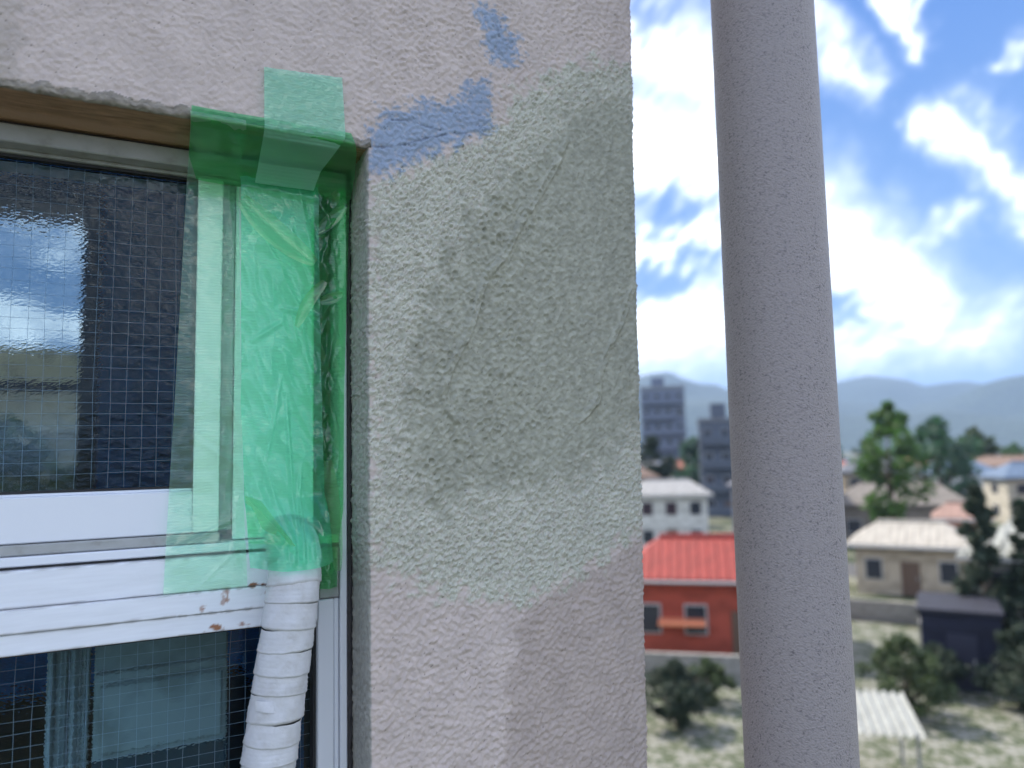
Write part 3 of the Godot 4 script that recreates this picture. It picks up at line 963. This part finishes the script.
func tapes() -> void:
	var pale := film(lin(0.61, 1.0, 0.74), 0.10)
	var mint := film(lin(0.18, 0.88, 0.49), 0.15)
	var deep := film(lin(0.13, 0.68, 0.22), 0.12)
	var square := film(lin(0.40, 0.92, 0.66), 0.24)
	var doubled := film(lin(0.44, 0.84, 0.46), 0.07)
	var wr := noise(22.0, 3, 171)
	var wr2 := noise(9.0, 2, 172)
	var rf := noise(11.0, 2, 173)
	rf.fractal_type = FastNoiseLite.FRACTAL_RIDGED
	# long strip over the sash stile, from the wall edge down to the transom
	strip("masking_tape", "tall green translucent tape strip running down over the white sash stile", pale,
		[Vector2(9.4340, 0.0035), Vector2(9.4270, 0.0035), Vector2(9.4205, -0.006), Vector2(9.402, -0.080), Vector2(9.385, -0.1055), Vector2(8.96, -0.1055), Vector2(8.915, -0.100), Vector2(8.885, -0.0885), Vector2(8.838, -0.0845)],
		[[9.434, 0.038, 0.103], [9.40, 0.0404, 0.106], [9.08, 0.0305, 0.1134], [8.838, 0.0214, 0.1211]], 40, 220,
		func(u: float, t: float, x: float, y: float) -> Vector3:
			var k := 0.0014 * wr.get_noise_2d(x, y) + 0.0035 * smoothstep(0.55, 1.0, u) * rf.get_noise_2d(x * 2.2, y * 0.5) + 0.003 * u * u * wr2.get_noise_2d(x, y + 2.0)
			k += 0.003 * crease(x, y, 0.06, 9.03, 0.118, 8.99, 0.006) + 0.003 * crease(x, y, 0.03, 8.888, 0.11, 8.93, 0.005) + 0.002 * crease(x, y, 0.06, 8.84, 0.115, 8.895, 0.004)
			return Vector3(0, 0, maxf(k, -0.001) + 0.001))
	# along the underside of the opening
	strip("masking_tape", "dark green tape sheet stretched along the brown underside of the opening", deep,
		[Vector2(9.4415, 0.0042), Vector2(9.4275, 0.0042), Vector2(9.4195, -0.004), Vector2(9.398, -0.055), Vector2(9.376, -0.074)],
		[[9.4415, 0.0395, 0.238], [9.40, 0.0395, 0.2565], [9.376, 0.05, 0.2570]], 90, 60,
		func(u: float, t: float, x: float, y: float) -> Vector3:
			return Vector3(0, -0.008 * u * (1.0 - u) * t + 0.0022 * wr.get_noise_2d(x * 0.5, y * 2.0) * t, 0.0015 * wr2.get_noise_2d(x, y)))
	# upright strip on the wall above the window, folding under the edge
	strip("masking_tape", "pale mint tape square stuck on the stucco above the window", square,
		[Vector2(9.5143, 0.0036), Vector2(9.4300, 0.0058), Vector2(9.4180, -0.002), Vector2(9.398, -0.040), Vector2(9.376, -0.056)],
		[[9.5143, 0.1247, 0.2262], [9.43, 0.1254, 0.2301], [9.398, 0.1245, 0.206], [9.376, 0.122, 0.200]], 50, 90,
		func(u: float, t: float, x: float, y: float) -> Vector3:
			var on := 1.0 - smoothstep(0.45, 0.6, t)
			return Vector3(0, 0.0075 * (u - 0.5) * on, 0.0016 * wr.get_noise_2d(x * 3.0, y * 3.0) * on + 0.003 * (1.0 - on) * wr2.get_noise_2d(x, y)))
	# wide strip over the filler board and the head of the hose
	var c := strip("masking_tape", "wide mint green tape sheet wrinkled over the hose opening", mint,
		[Vector2(9.394, -0.070), Vector2(9.372, -0.0605), Vector2(9.10, -0.064), Vector2(8.955, -0.060), Vector2(8.925, -0.034), Vector2(8.900, -0.012), Vector2(8.868, -0.003)],
		[[9.394, 0.104, 0.207], [9.08, 0.1085, 0.2135], [8.95, 0.113, 0.2165], [8.866, 0.1190, 0.2215]], 70, 240,
		func(u: float, t: float, x: float, y: float) -> Vector3:
			var k := 0.0022 * wr.get_noise_2d(x, y * 0.6) + 0.0055 * rf.get_noise_2d(x * 1.9 + y * 0.5, y * 0.55) + 0.004 * wr2.get_noise_2d(x, y * 0.7)
			k += 0.004 * crease(x, y, 0.104, 9.372, 0.210, 9.365, 0.006) + 0.0045 * crease(x, y, 0.10, 9.35, 0.205, 9.27, 0.016)
			k += 0.0076 * crease(x, y, 0.13, 9.02, 0.172, 8.89, 0.005) + 0.0066 * crease(x, y, 0.165, 9.10, 0.176, 8.89, 0.004) + 0.0076 * crease(x, y, 0.115, 8.96, 0.170, 8.89, 0.005) + 0.0047 * crease(x, y, 0.185, 9.0, 0.178, 8.88, 0.003)
			k += 0.0057 * crease(x, y, 0.118, 9.16, 0.16, 9.19, 0.005) + 0.0057 * crease(x, y, 0.155, 9.21, 0.21, 9.20, 0.004) + 0.0038 * crease(x, y, 0.14, 9.0, 0.16, 9.12, 0.003)
			# hugs the hose low down
			var low := smoothstep(8.945, 8.885, y)
			var d := clampf(absf(x - 0.176) / 0.034, 0.0, 2.2)
			var hug := -0.034 * smoothstep(0.55, 1.7, d)
			var pinch := 0.004 * sin((x - 0.176) * 520.0) * smoothstep(8.93, 8.89, y) * smoothstep(8.868, 8.882, y) * (1.0 - smoothstep(0.0, 0.8, d))
			return Vector3(0, -0.004 * sin(u * PI) * t, k * (1.0 - 0.6 * low) + hug * low + pinch))
	# doubled folds in that sheet
	var folds := [[Vector2(0.104, 9.347), Vector2(0.200, 9.270), 0.017], [Vector2(0.214, 9.246), Vector2(0.176, 9.180), 0.008]]
	for f in folds:
		var a: Vector2 = f[0]
		var b: Vector2 = f[1]
		var side := (b - a).normalized().orthogonal()
		var p := PackedVector3Array()
		for j in 7:
			for i in 25:
				var g := i / 24.0
				var s := (j / 6.0 - 0.5) * 2.0
				var q: Vector2 = a.lerp(b, g) + side * s * float(f[2]) * pow(sin(clampf(g * 0.9 + 0.07, 0.0, 1.0) * PI), 0.45) + side * 0.004 * sin(g * PI)
				p.append(Vector3(q.x, q.y, -0.0470 + 0.0015 * s * s) - c.position)
		put("fold", grid_mesh(25, 7, p), doubled, c)
	var wedge := SurfaceTool.new()
	wedge.begin(Mesh.PRIMITIVE_TRIANGLES)
	var w0 := Vector3(0.1135, 8.958, -0.0525) - c.position
	var w1 := Vector3(0.1185, 8.897, -0.0530) - c.position
	var w2 := Vector3(0.1690, 8.894, -0.0030) - c.position
	var w3 := Vector3(0.1330, 8.950, -0.0500) - c.position
	tri(wedge, w0, w1, w2, w1 - Vector3(0, 0, 1))
	tri(wedge, w0, w2, w3, w1 - Vector3(0, 0, 1))
	put("fold", wedge.commit(), doubled, c)
	# crumpled sheet in the corner beside the reveal
	var e := strip("masking_tape", "crumpled dark green tape sheet beside the grey window reveal", deep,
		[Vector2(9.392, -0.072), Vector2(9.36, -0.074), Vector2(9.0, -0.078), Vector2(8.90, -0.080), Vector2(8.826, -0.083)],
		[[9.392, 0.200, 0.2555], [9.10, 0.203, 0.2475], [8.93, 0.205, 0.2465], [8.88, 0.206, 0.2385], [8.826, 0.206, 0.2385]], 44, 240,
		func(u: float, t: float, x: float, y: float) -> Vector3:
			var k := 0.006 * wr.get_noise_2d(x * 1.6, y * 0.8) + 0.008 * rf.get_noise_2d(x * 1.8, y * 0.8) + 0.006 * crease(x, y, 0.205, 9.31, 0.25, 9.36, 0.007) + 0.006 * crease(x, y, 0.205, 9.235, 0.25, 9.225, 0.004)
			k += 0.006 * crease(x, y, 0.21, 9.19, 0.237, 9.24, 0.006) + 0.005 * crease(x, y, 0.215, 9.12, 0.245, 9.0, 0.006) + 0.005 * crease(x, y, 0.235, 9.2, 0.215, 9.08, 0.005)
			return Vector3(0, 0, k * sin(u * PI)))
	for f in [[Vector2(0.206, 9.318), Vector2(0.247, 9.362), 0.009], [Vector2(0.212, 9.22), Vector2(0.243, 9.234), 0.008], [Vector2(0.222, 9.0), Vector2(0.236, 8.85), 0.011]]:
		var a: Vector2 = f[0]
		var b: Vector2 = f[1]
		var side := (b - a).normalized().orthogonal()
		var p := PackedVector3Array()
		for j in 7:
			for i in 25:
				var g := i / 24.0
				var s := (j / 6.0 - 0.5) * 2.0
				var q: Vector2 = a.lerp(b, g) + side * s * float(f[2]) * pow(sin(clampf(g * 0.9 + 0.07, 0.0, 1.0) * PI), 0.45)
				p.append(Vector3(q.x, q.y, -0.0665 + 0.002 * s * s) - e.position)
		put("fold", grid_mesh(25, 7, p), doubled, e)

func hose() -> void:
	var h := thing("wrapped_hose", "white hose wrapped in overlapping vinyl tape, sagging out of the taped window", "hose", Vector3(0.1, 7.3, -0.05))
	var cv := Curve3D.new()
	cv.bake_interval = 0.002
	var pts := [Vector3(0.180, 8.893, -0.125), Vector3(0.178, 8.890, -0.085), Vector3(0.1755, 8.862, -0.0455), Vector3(0.1715, 8.83, -0.0395), Vector3(0.1617, 8.757, -0.0395), Vector3(0.1505, 8.68, -0.039), Vector3(0.1425, 8.62, -0.038), Vector3(0.128, 8.50, -0.038), Vector3(0.118, 8.3, -0.04), Vector3(0.10, 7.9, -0.045), Vector3(0.095, 7.3, -0.05)]
	for i in pts.size():
		var dir: Vector3 = (pts[mini(i + 1, pts.size() - 1)] - pts[maxi(i - 1, 0)]) / 6.0
		if i == 1:
			dir = Vector3(-0.001, -0.006, 0.016)
		if i == 2:
			dir = Vector3(-0.002, -0.016, 0.004)
		cv.add_point(pts[i], -dir, dir)
	var total := cv.get_baked_length()
	var ridge := noise(30.0, 2, 181)
	# where the wraps end, measured along the hose
	var s := 0.0
	var k := 0
	var around := 49
	while s < total - 0.002:
		var step: float = [0.0285, 0.0232, 0.033, 0.0265, 0.0215, 0.031, 0.0275][k % 7]
		var e := minf(s + step, total)
		var p := PackedVector3Array()
		var rings := 14
		for j in rings:
			var f := float(j) / (rings - 1)
			for i in around:
				var a := TAU * i / (around - 1)
				var along := clampf(lerpf(s, e + 0.002, f) + (0.0028 + 0.0018 * sin(k * 2.3)) * cos(a + 0.6 + 0.4 * sin(k * 1.7)) + 0.0006 * ridge.get_noise_2d(a, k), 0.0, total)
				var o := cv.sample_baked(along, true)
				var d := (cv.sample_baked(minf(along + 0.004, total), true) - cv.sample_baked(maxf(along - 0.004, 0.0), true)).normalized()
				var sx := d.cross(Vector3(0, 0, 1)).normalized()
				if absf(d.z) > 0.97:
					sx = Vector3.RIGHT
				var sy := sx.cross(d).normalized()
				var r := 0.0325 + 0.0006 * sin(k * 3.1) + 0.0017 * f + 0.0003 * sin(f * 30.0) * (0.4 + 0.6 * absf(ridge.get_noise_2d(a * 0.6, k * 3.0)) * 2.0) + 0.0012 * ridge.get_noise_2d(cos(a) * 0.05, sin(a) * 0.05 + along * 1.2)
				if j == rings - 1:
					r -= 0.0036
				p.append(o + (sx * cos(a) + sy * sin(a)) * r - h.position)
		put("tape_wrap", grid_mesh(around, rings, p, PackedColorArray(), PackedByteArray(), true), M.wrap, h)
		s = e
		k += 1
	# a torn flap lifting off one wrap
	var p := PackedVector3Array()
	for j in 5:
		for i in 12:
			var g := i / 11.0
			var t := j / 4.0
			p.append(Vector3(0.124 + 0.026 * g, 8.712 - 0.012 * t - 0.004 * g, -0.0165 + 0.008 * sin(g * 1.7) + 0.004 * t * sin(g * PI)) - h.position)
	put("torn_flap", grid_mesh(12, 5, p), M.wrap, h)

# ------------------------------------------------------------------ the town
func polar(az_deg: float, dist: float) -> Vector3:
	var a := deg_to_rad(az_deg)
	return Vector3(sin(a) * dist, 0, 0.95 - cos(a) * dist)

func house(called: String, label: String, at: Vector3, turn: float, size: Vector3, roof_h: float, wall: Color, roof: Color, cols: int, rows: int, group := "", flat := false) -> Node3D:
	var t := thing(called, label, "house" if not flat else "building", at, turn, group)
	var wm := paint(wall, 0.9, M.grain, 0.4, 0.6, M.mottled)
	var rm := paint(roof, 0.75, M.grain, 0.6, 0.8, M.mottled)
	var hx := size.x / 2.0
	var hz := size.z / 2.0
	put("wall", box(Vector3(-hx, 0, -hz), Vector3(hx, size.y, hz), 0.01), wm, t)
	var st := SurfaceTool.new()
	st.begin(Mesh.PRIMITIVE_TRIANGLES)
	if flat:
		box_into(st, Vector3(-hx - 0.1, size.y, -hz - 0.1), Vector3(hx + 0.1, size.y + roof_h, hz + 0.1), 0.03)
	else:
		var e := 0.5
		var y0 := size.y - 0.02
		var a := [Vector3(-hx - e, y0, -hz - e), Vector3(hx + e, y0, -hz - e), Vector3(hx + e, y0, hz + e), Vector3(-hx - e, y0, hz + e)]
		var u := Vector3(0, 0.18, 0)
		var r1 := Vector3(-hx * 0.62, y0 + roof_h, 0)
		var r2 := Vector3(hx * 0.62, y0 + roof_h, 0)
		var mid := Vector3(0, y0 + roof_h * 0.3, 0)
		for i in 4:
			quad(st, a[i], a[(i + 1) % 4], a[(i + 1) % 4] + u, a[i] + u, mid)
		quad(st, a[0], a[1], a[2], a[3], mid)
		quad(st, a[0] + u, a[1] + u, r2, r1, mid)
		quad(st, a[3] + u, a[2] + u, r2, r1, mid)
		tri(st, a[0] + u, a[3] + u, r1, mid)
		tri(st, a[1] + u, a[2] + u, r2, mid)
	var rf := put("roof", st.commit(), rm, t)
	if not flat:
		put("ridge_cap", box(Vector3(-hx * 0.64, size.y + roof_h - 0.08, -0.14), Vector3(hx * 0.64, size.y + roof_h + 0.1, 0.14), 0.03), rm, rf)
	var door_m: Material = M.house_door if called != "garage" else paint(lin(0.02, 0.022, 0.045), 0.5)
	if not flat and at.length() < 75.0:
		# standing seams down the roof slope that faces the eye, a gutter along its eave
		var y0 := size.y - 0.02
		var n := int((size.x + 1.0) / 0.42)
		for i in n:
			var x := lerpf(-hx - 0.4, hx + 0.4, (i + 0.5) / n)
			var top := clampf((hx + 0.5 - absf(x)) / (hx + 0.5 - hx * 0.62), 0.0, 1.0) * 0.98
			var a := Vector3(x, y0 + 0.18, hz + 0.5)
			var b := a.lerp(Vector3(x, y0 + roof_h, 0), top)
			var up := (b - a).cross(Vector3.LEFT).normalized() * 0.05
			if up.y < 0.0:
				up = -up
			var sd := Vector3(0.03, 0, 0)
			var seam := SurfaceTool.new()
			seam.begin(Mesh.PRIMITIVE_TRIANGLES)
			var mid := (a + b) / 2.0
			quad(seam, a - sd, a + sd, a + sd + up, a - sd + up, b)
			quad(seam, a - sd + up, a + sd + up, b + sd + up, b - sd + up, mid)
			quad(seam, a - sd, a - sd + up, b - sd + up, b - sd, mid)
			quad(seam, a + sd, a + sd + up, b + sd + up, b + sd, mid)
			put("roof_seam", seam.commit(), rm, rf)
		put("gutter", box(Vector3(-hx - 0.5, y0 - 0.02, hz + 0.5), Vector3(hx + 0.5, y0 + 0.1, hz + 0.62), 0.02), M.house_frame, rf)
	var fm: Material = M.house_frame
	var gm: Material = M.house_glass
	var sx := size.x / cols
	var sy := size.y / rows
	var ww := minf(sx * 0.5, 1.7)
	var wh := minf(sy * 0.5, 1.3)
	var shared := box(Vector3(-ww / 2, 0, -0.03), Vector3(ww / 2, wh, 0.06), 0.01)
	var glass := box(Vector3(-ww / 2 + 0.07, 0.07, 0.03), Vector3(ww / 2 - 0.07, wh - 0.07, 0.075))
	for j in rows:
		for i in cols:
			var pos := Vector3(-hx + sx * (i + 0.5), sy * (j + 0.3), hz)
			if j == 0 and i == cols / 2:
				var d := put("door", box(Vector3(-0.5, 0, -0.03), Vector3(0.5, 2.0, 0.07), 0.01), door_m, t, Vector3(pos.x, 0.02, hz))
				put("handle", box(Vector3(0.34, 0.95, 0.07), Vector3(0.39, 1.15, 0.12), 0.01), fm, d)
				continue
			var w := put("window", shared, fm, t, pos)
			put("pane", glass, gm, w)
	if flat and rows > 3:
		for j in rows:
			put("balcony", box(Vector3(-hx + 0.3, sy * j + 0.1, hz), Vector3(hx * (0.55 if j % 2 else 0.9), sy * j + sy * 0.42, hz + 1.1), 0.03), wm, t)
		put("roof_hut", box(Vector3(-hx * 0.5, size.y + roof_h, -hz * 0.5), Vector3(hx * 0.1, size.y + roof_h + 2.2, hz * 0.3), 0.03), wm, t)
	for j in rows:
		for s in [-1.0, 1.0]:
			var w := put("window", shared, fm, t, Vector3(s * hx, sy * (j + 0.3), 0))
			w.rotation.y = s * PI / 2.0
			put("pane", glass, gm, w)
	return t

func tree(called: String, label: String, at: Vector3, height: float, radius: float, low: float, leaf_m: Material, leaves: int, leaf: float, category := "tree", cone := false) -> void:
	var t := thing(called, label, category, at)
	var st := SurfaceTool.new()
	st.begin(Mesh.PRIMITIVE_TRIANGLES)
	var tubes := [[Vector3.ZERO, Vector3(0, height * 0.8, 0), radius * 0.09, radius * 0.02]]
	for i in 7:
		var a := rng.randf() * TAU
		var y := lerpf(low, height * 0.7, rng.randf())
		tubes.append([Vector3(0, y * 0.8, 0), Vector3(cos(a) * radius * 0.7, y + radius * 0.4, sin(a) * radius * 0.7), radius * 0.035, radius * 0.01])
	for b in tubes:
		var d: Vector3 = (b[1] - b[0]).normalized()
		var sx := d.cross(Vector3(0.3, 0.1, 1)).normalized()
		var sy := sx.cross(d)
		for i in 8:
			var a := TAU * i / 8.0
			var c := TAU * (i + 1) / 8.0
			var ra := sx * cos(a) + sy * sin(a)
			var rb := sx * cos(c) + sy * sin(c)
			quad(st, b[0] + ra * b[2], b[0] + rb * b[2], b[1] + rb * b[3], b[1] + ra * b[3], (b[0] + b[1]) / 2.0)
	put("trunk", st.commit(), M.bark, t)
	var cl := []
	for i in 46:
		var u := rng.randf()
		var a := rng.randf() * TAU
		var y := lerpf(low, height, u)
		var wide := sin(clampf(u * 0.85 + 0.12, 0.0, 1.0) * PI) if not cone else (1.05 - u)
		var rr := radius * wide * sqrt(rng.randf())
		cl.append([Vector3(cos(a) * rr, y, sin(a) * rr), radius * rng.randf_range(0.18, 0.36) * (0.5 + 0.5 * wide)])
	st = SurfaceTool.new()
	st.begin(Mesh.PRIMITIVE_TRIANGLES)
	for i in leaves:
		var q: Array = cl[rng.randi() % cl.size()]
		var dir := Vector3(rng.randfn(), rng.randfn(), rng.randfn()).normalized()
		var c: Vector3 = q[0] + dir * float(q[1]) * pow(rng.randf(), 0.45)
		c.y = maxf(c.y, 0.1)
		var ax := Vector3(rng.randfn(), rng.randfn() * 0.6, rng.randfn()).normalized()
		var ay := ax.cross(Vector3(rng.randfn(), rng.randfn(), rng.randfn())).normalized()
		var n := ax.cross(ay)
		var s := leaf * rng.randf_range(0.6, 1.3)
		var hue := rng.randf_range(0.65, 1.45)
		st.set_color(Color(hue * rng.randf_range(0.9, 1.25), hue, hue * 0.9))
		for v in [c - ax * s, c + ay * s * 0.5, c + ax * s, c - ax * s, c + ax * s, c - ay * s * 0.5]:
			st.set_normal(n)
			st.add_vertex(v)
	put("crown", st.commit(), leaf_m, t)

func foliage(r: float, g: float, b: float) -> StandardMaterial3D:
	var m := paint(lin(r, g, b), 0.7)
	m.vertex_color_use_as_albedo = true
	m.backlight_enabled = true
	m.backlight = lin(minf(1.0, r * 5.0), minf(1.0, g * 5.0), minf(1.0, b * 4.0))
	return m

func town() -> void:
	M.house_frame = paint(lin(0.45, 0.45, 0.44), 0.5)
	M.house_glass = paint(lin(0.03, 0.035, 0.045), 0.08)
	M.house_door = paint(lin(0.12, 0.075, 0.05), 0.6)
	M.bark = paint(lin(0.09, 0.07, 0.05), 0.9)
	var face := func(az: float) -> float: return -deg_to_rad(az)
	# far blocks and houses
	house("office_block", "tall blue-grey block rising above the town beside the wall corner", polar(38.2, 160), face.call(38.2), Vector3(9, 22, 9), 0.8, lin(0.16, 0.19, 0.26), lin(0.2, 0.22, 0.25), 4, 7, "", true)
	house("office_block", "dark slate block just left of the drainpipe", polar(42.6, 110), face.call(40.0), Vector3(7, 13.0, 8), 0.6, lin(0.11, 0.13, 0.17), lin(0.15, 0.16, 0.18), 3, 4, "", true)
	house("house", "white two-storey house above the red house", polar(38.3, 72), face.call(34.0), Vector3(6.5, 5.0, 6), 1.4, lin(0.62, 0.62, 0.58), lin(0.3, 0.3, 0.3), 3, 2)
	house("house", "grey house tucked behind the drainpipe", polar(46.5, 78), face.call(50.0), Vector3(9, 5.5, 7), 1.8, lin(0.34, 0.33, 0.34), lin(0.13, 0.13, 0.15), 3, 2)
	house("house", "brown-grey low house with a wide roof below the trees", polar(54.0, 80), face.call(52.0), Vector3(10.5, 3.6, 8), 2.0, lin(0.19, 0.165, 0.14), lin(0.17, 0.15, 0.13), 4, 1)
	house("house", "beige single-storey house in the middle of the view beyond the drainpipe", polar(54.6, 54), face.call(58.0), Vector3(6.0, 2.9, 6), 1.3, lin(0.45, 0.38, 0.29), lin(0.40, 0.37, 0.32), 3, 1)
	house("house", "narrow salmon house between the beige house and the dark conifer", polar(57.6, 60), face.call(56.0), Vector3(2.6, 4.0, 4), 1.0, lin(0.5, 0.26, 0.2), lin(0.32, 0.2, 0.16), 2, 1)
	house("house", "pale grey-green house at the right border of the view", polar(63.2, 40), face.call(66.0), Vector3(6.5, 4.2, 6), 1.4, lin(0.42, 0.44, 0.38), lin(0.33, 0.34, 0.31), 3, 2)
	# red house
	var rh := house("house", "red-walled house with a dark red roof beside the wall corner", polar(41.5, 36.5), face.call(40.0), Vector3(8.0, 3.3, 5), 1.7, lin(0.38, 0.075, 0.045), lin(0.30, 0.04, 0.03), 4, 1)
	put("awning", box(Vector3(-2.6, 1.55, 2.5), Vector3(-0.6, 1.68, 3.6), 0.02), paint(lin(0.75, 0.25, 0.12), 0.7), rh)
	# navy garage
	var ng := house("garage", "dark navy flat-roofed garage in front of the beige house", polar(57.0, 34), face.call(56.0), Vector3(2.6, 2.7, 3.4), 0.2, lin(0.014, 0.016, 0.035), lin(0.012, 0.013, 0.026), 1, 1, "", true)
	ng.set_meta("category", "garage")
	# corrugated carport roof
	var cp := thing("carport", "pale corrugated carport roof on steel posts below the drainpipe", "carport", polar(50.2, 22.8), face.call(44.0))
	var zinc := paint(lin(0.30, 0.31, 0.29), 0.5, M.grain, 0.2, 1.0, M.mottled)
	var p := PackedVector3Array()
	for j in 2:
		for i in 200:
			var x := lerpf(-1.5, 1.5, i / 199.0)
			p.append(Vector3(x, 1.95 + 0.05 * sin(x * TAU / 0.24) - 0.25 * j, 1.4 - 2.8 * (1 - j)))
	put("roof", grid_mesh(200, 2, p), zinc, cp)
	for s in [[-1.35, -1.2], [1.35, -1.2], [-1.35, 1.2], [1.35, 1.2]]:
		put("post", box(Vector3(s[0] - 0.04, 0, s[1] - 0.04), Vector3(s[0] + 0.04, 1.75, s[1] + 0.04), 0.005), zinc, cp)
	# neighbour seen through the room
	house("house", "beige neighbouring house seen through the room and the upper pane", Vector3(-2.6, 0, -17.5), 0.0, Vector3(14, 9.6, 6), 1.2, lin(0.42, 0.38, 0.26), lin(0.55, 0.50, 0.34), 5, 3, "", true)
	# trees
	var green := foliage(0.10, 0.17, 0.06)
	var teal := foliage(0.08, 0.14, 0.10)
	var dark := foliage(0.03, 0.05, 0.03)
	var olive := foliage(0.07, 0.10, 0.045)
	tree("broadleaf_tree", "tall green tree rising above the roofs just beyond the drainpipe", polar(53.6, 64), 12.5, 2.8, 3.5, green, 2600, 0.30)
	tree("broadleaf_tree", "blue-green rounded tree behind the brown-grey house", polar(56.6, 88), 11.5, 4.2, 3.0, teal, 2600, 0.38)
	tree("broadleaf_tree", "broad tree behind the slate block near the wall corner", polar(40.3, 130), 11.0, 4.0, 3.0, teal, 3500, 0.4)
	tree("conifer", "tall dark conifer near the right border", polar(58.6, 36), 7.5, 1.5, 0.6, dark, 6000, 0.16, "tree", true)
	tree("conifer", "shorter dark conifer behind the tall one", polar(60.9, 37), 6.6, 1.4, 0.6, dark, 4500, 0.16, "tree", true)
	tree("shrub", "dark rounded shrub right beside the drainpipe", polar(53.6, 28.5), 2.5, 1.35, 0.3, olive, 6000, 0.085, "shrub")
	tree("shrub", "dark shrub at the foot of the wall corner in front of the red house", polar(38.3, 25.5), 2.0, 1.1, 0.2, dark, 6000, 0.08, "shrub")
	tree("broadleaf_tree", "garden tree behind the neighbouring house across the room", Vector3(-1.8, 0, -11.2), 9.55, 1.5, 6.0, olive, 3000, 0.12)
	tree("shrub", "dark broad hedge bush in front of the pale grey-green house", polar(60.6, 31.0), 2.7, 1.5, 0.2, dark, 6000, 0.085, "shrub")
	tree("shrub", "low dark bush between the navy garage and the dark shrub", polar(55.4, 31.5), 1.7, 1.0, 0.15, dark, 4500, 0.08, "shrub")
	tree("broadleaf_tree", "dark round tree beside the tall blue-grey block", polar(37.4, 95), 11.0, 2.8, 2.5, dark, 2600, 0.3)
	tree("shrub", "small olive bush close to the wall corner by the red house", polar(40.6, 28.0), 1.5, 0.9, 0.15, olive, 4500, 0.075, "shrub")
	for q in [["pale garden wall with coping in front of the red house", polar(42.0, 30.5), -deg_to_rad(40.0), 9.0], ["grey garden wall with coping behind the dark shrub", polar(54.5, 43.0), -deg_to_rad(58.0), 11.0]]:
		var gw := thing("garden_wall", q[0], "wall", q[1], q[2])
		var half: float = q[3] / 2.0
		put("wall", box(Vector3(-half, 0, -0.07), Vector3(half, 1.0, 0.07), 0.01), M.concrete, gw)
		put("coping", box(Vector3(-half - 0.03, 1.0, -0.11), Vector3(half + 0.03, 1.07, 0.11), 0.01), M.concrete, gw)
		for k in 5:
			var px := lerpf(-half + 0.12, half - 0.12, k / 4.0)
			put("pier", box(Vector3(px - 0.12, 0, 0.07), Vector3(px + 0.12, 1.0, 0.16), 0.01), M.concrete, gw)
	# scattered roofs towards the hills
	var walls := [["cream", lin(0.5, 0.46, 0.38)], ["white", lin(0.58, 0.58, 0.56)], ["grey", lin(0.3, 0.3, 0.31)], ["tan", lin(0.36, 0.29, 0.21)]]
	var roofs := [["slate", lin(0.1, 0.11, 0.13)], ["brown", lin(0.17, 0.11, 0.08)], ["rust-red", lin(0.28, 0.09, 0.06)], ["blue-tiled", lin(0.09, 0.14, 0.22)]]
	var spots := [[36.2, 120], [37.6, 210], [39.6, 150], [41.2, 240], [43.6, 170], [49.6, 130], [51.2, 190], [52.8, 118], [55.3, 150], [57.4, 125], [58.8, 200], [60.4, 140], [62.2, 105], [63.4, 180], [33.5, 90], [66.5, 95]]
	for i in spots.size():
		var a: float = spots[i][0]
		var w: Array = walls[i % 4]
		var r: Array = roofs[(i / 4 + i) % 4]
		house("distant_house", "distant %s house with a %s roof among the far rooftops" % [w[0], r[0]], polar(a, spots[i][1]), face.call(a) + rng.randf_range(-0.5, 0.5), Vector3(rng.randf_range(7, 11), rng.randf_range(4.5, 6.2), rng.randf_range(6, 8)), rng.randf_range(1.6, 2.2), w[1], r[1], 3, 2, "houses towards the hills")
	for i in 14:
		var a := 34.5 + i * 2.2
		tree("distant_tree", "distant green tree between the far rooftops", polar(a, rng.randf_range(125, 330)), rng.randf_range(8, 12), rng.randf_range(3, 4.5), 2.0, [green, teal, olive][i % 3], 1200, 0.6)
		get_child(get_child_count() - 1).set_meta("group", "trees towards the hills")
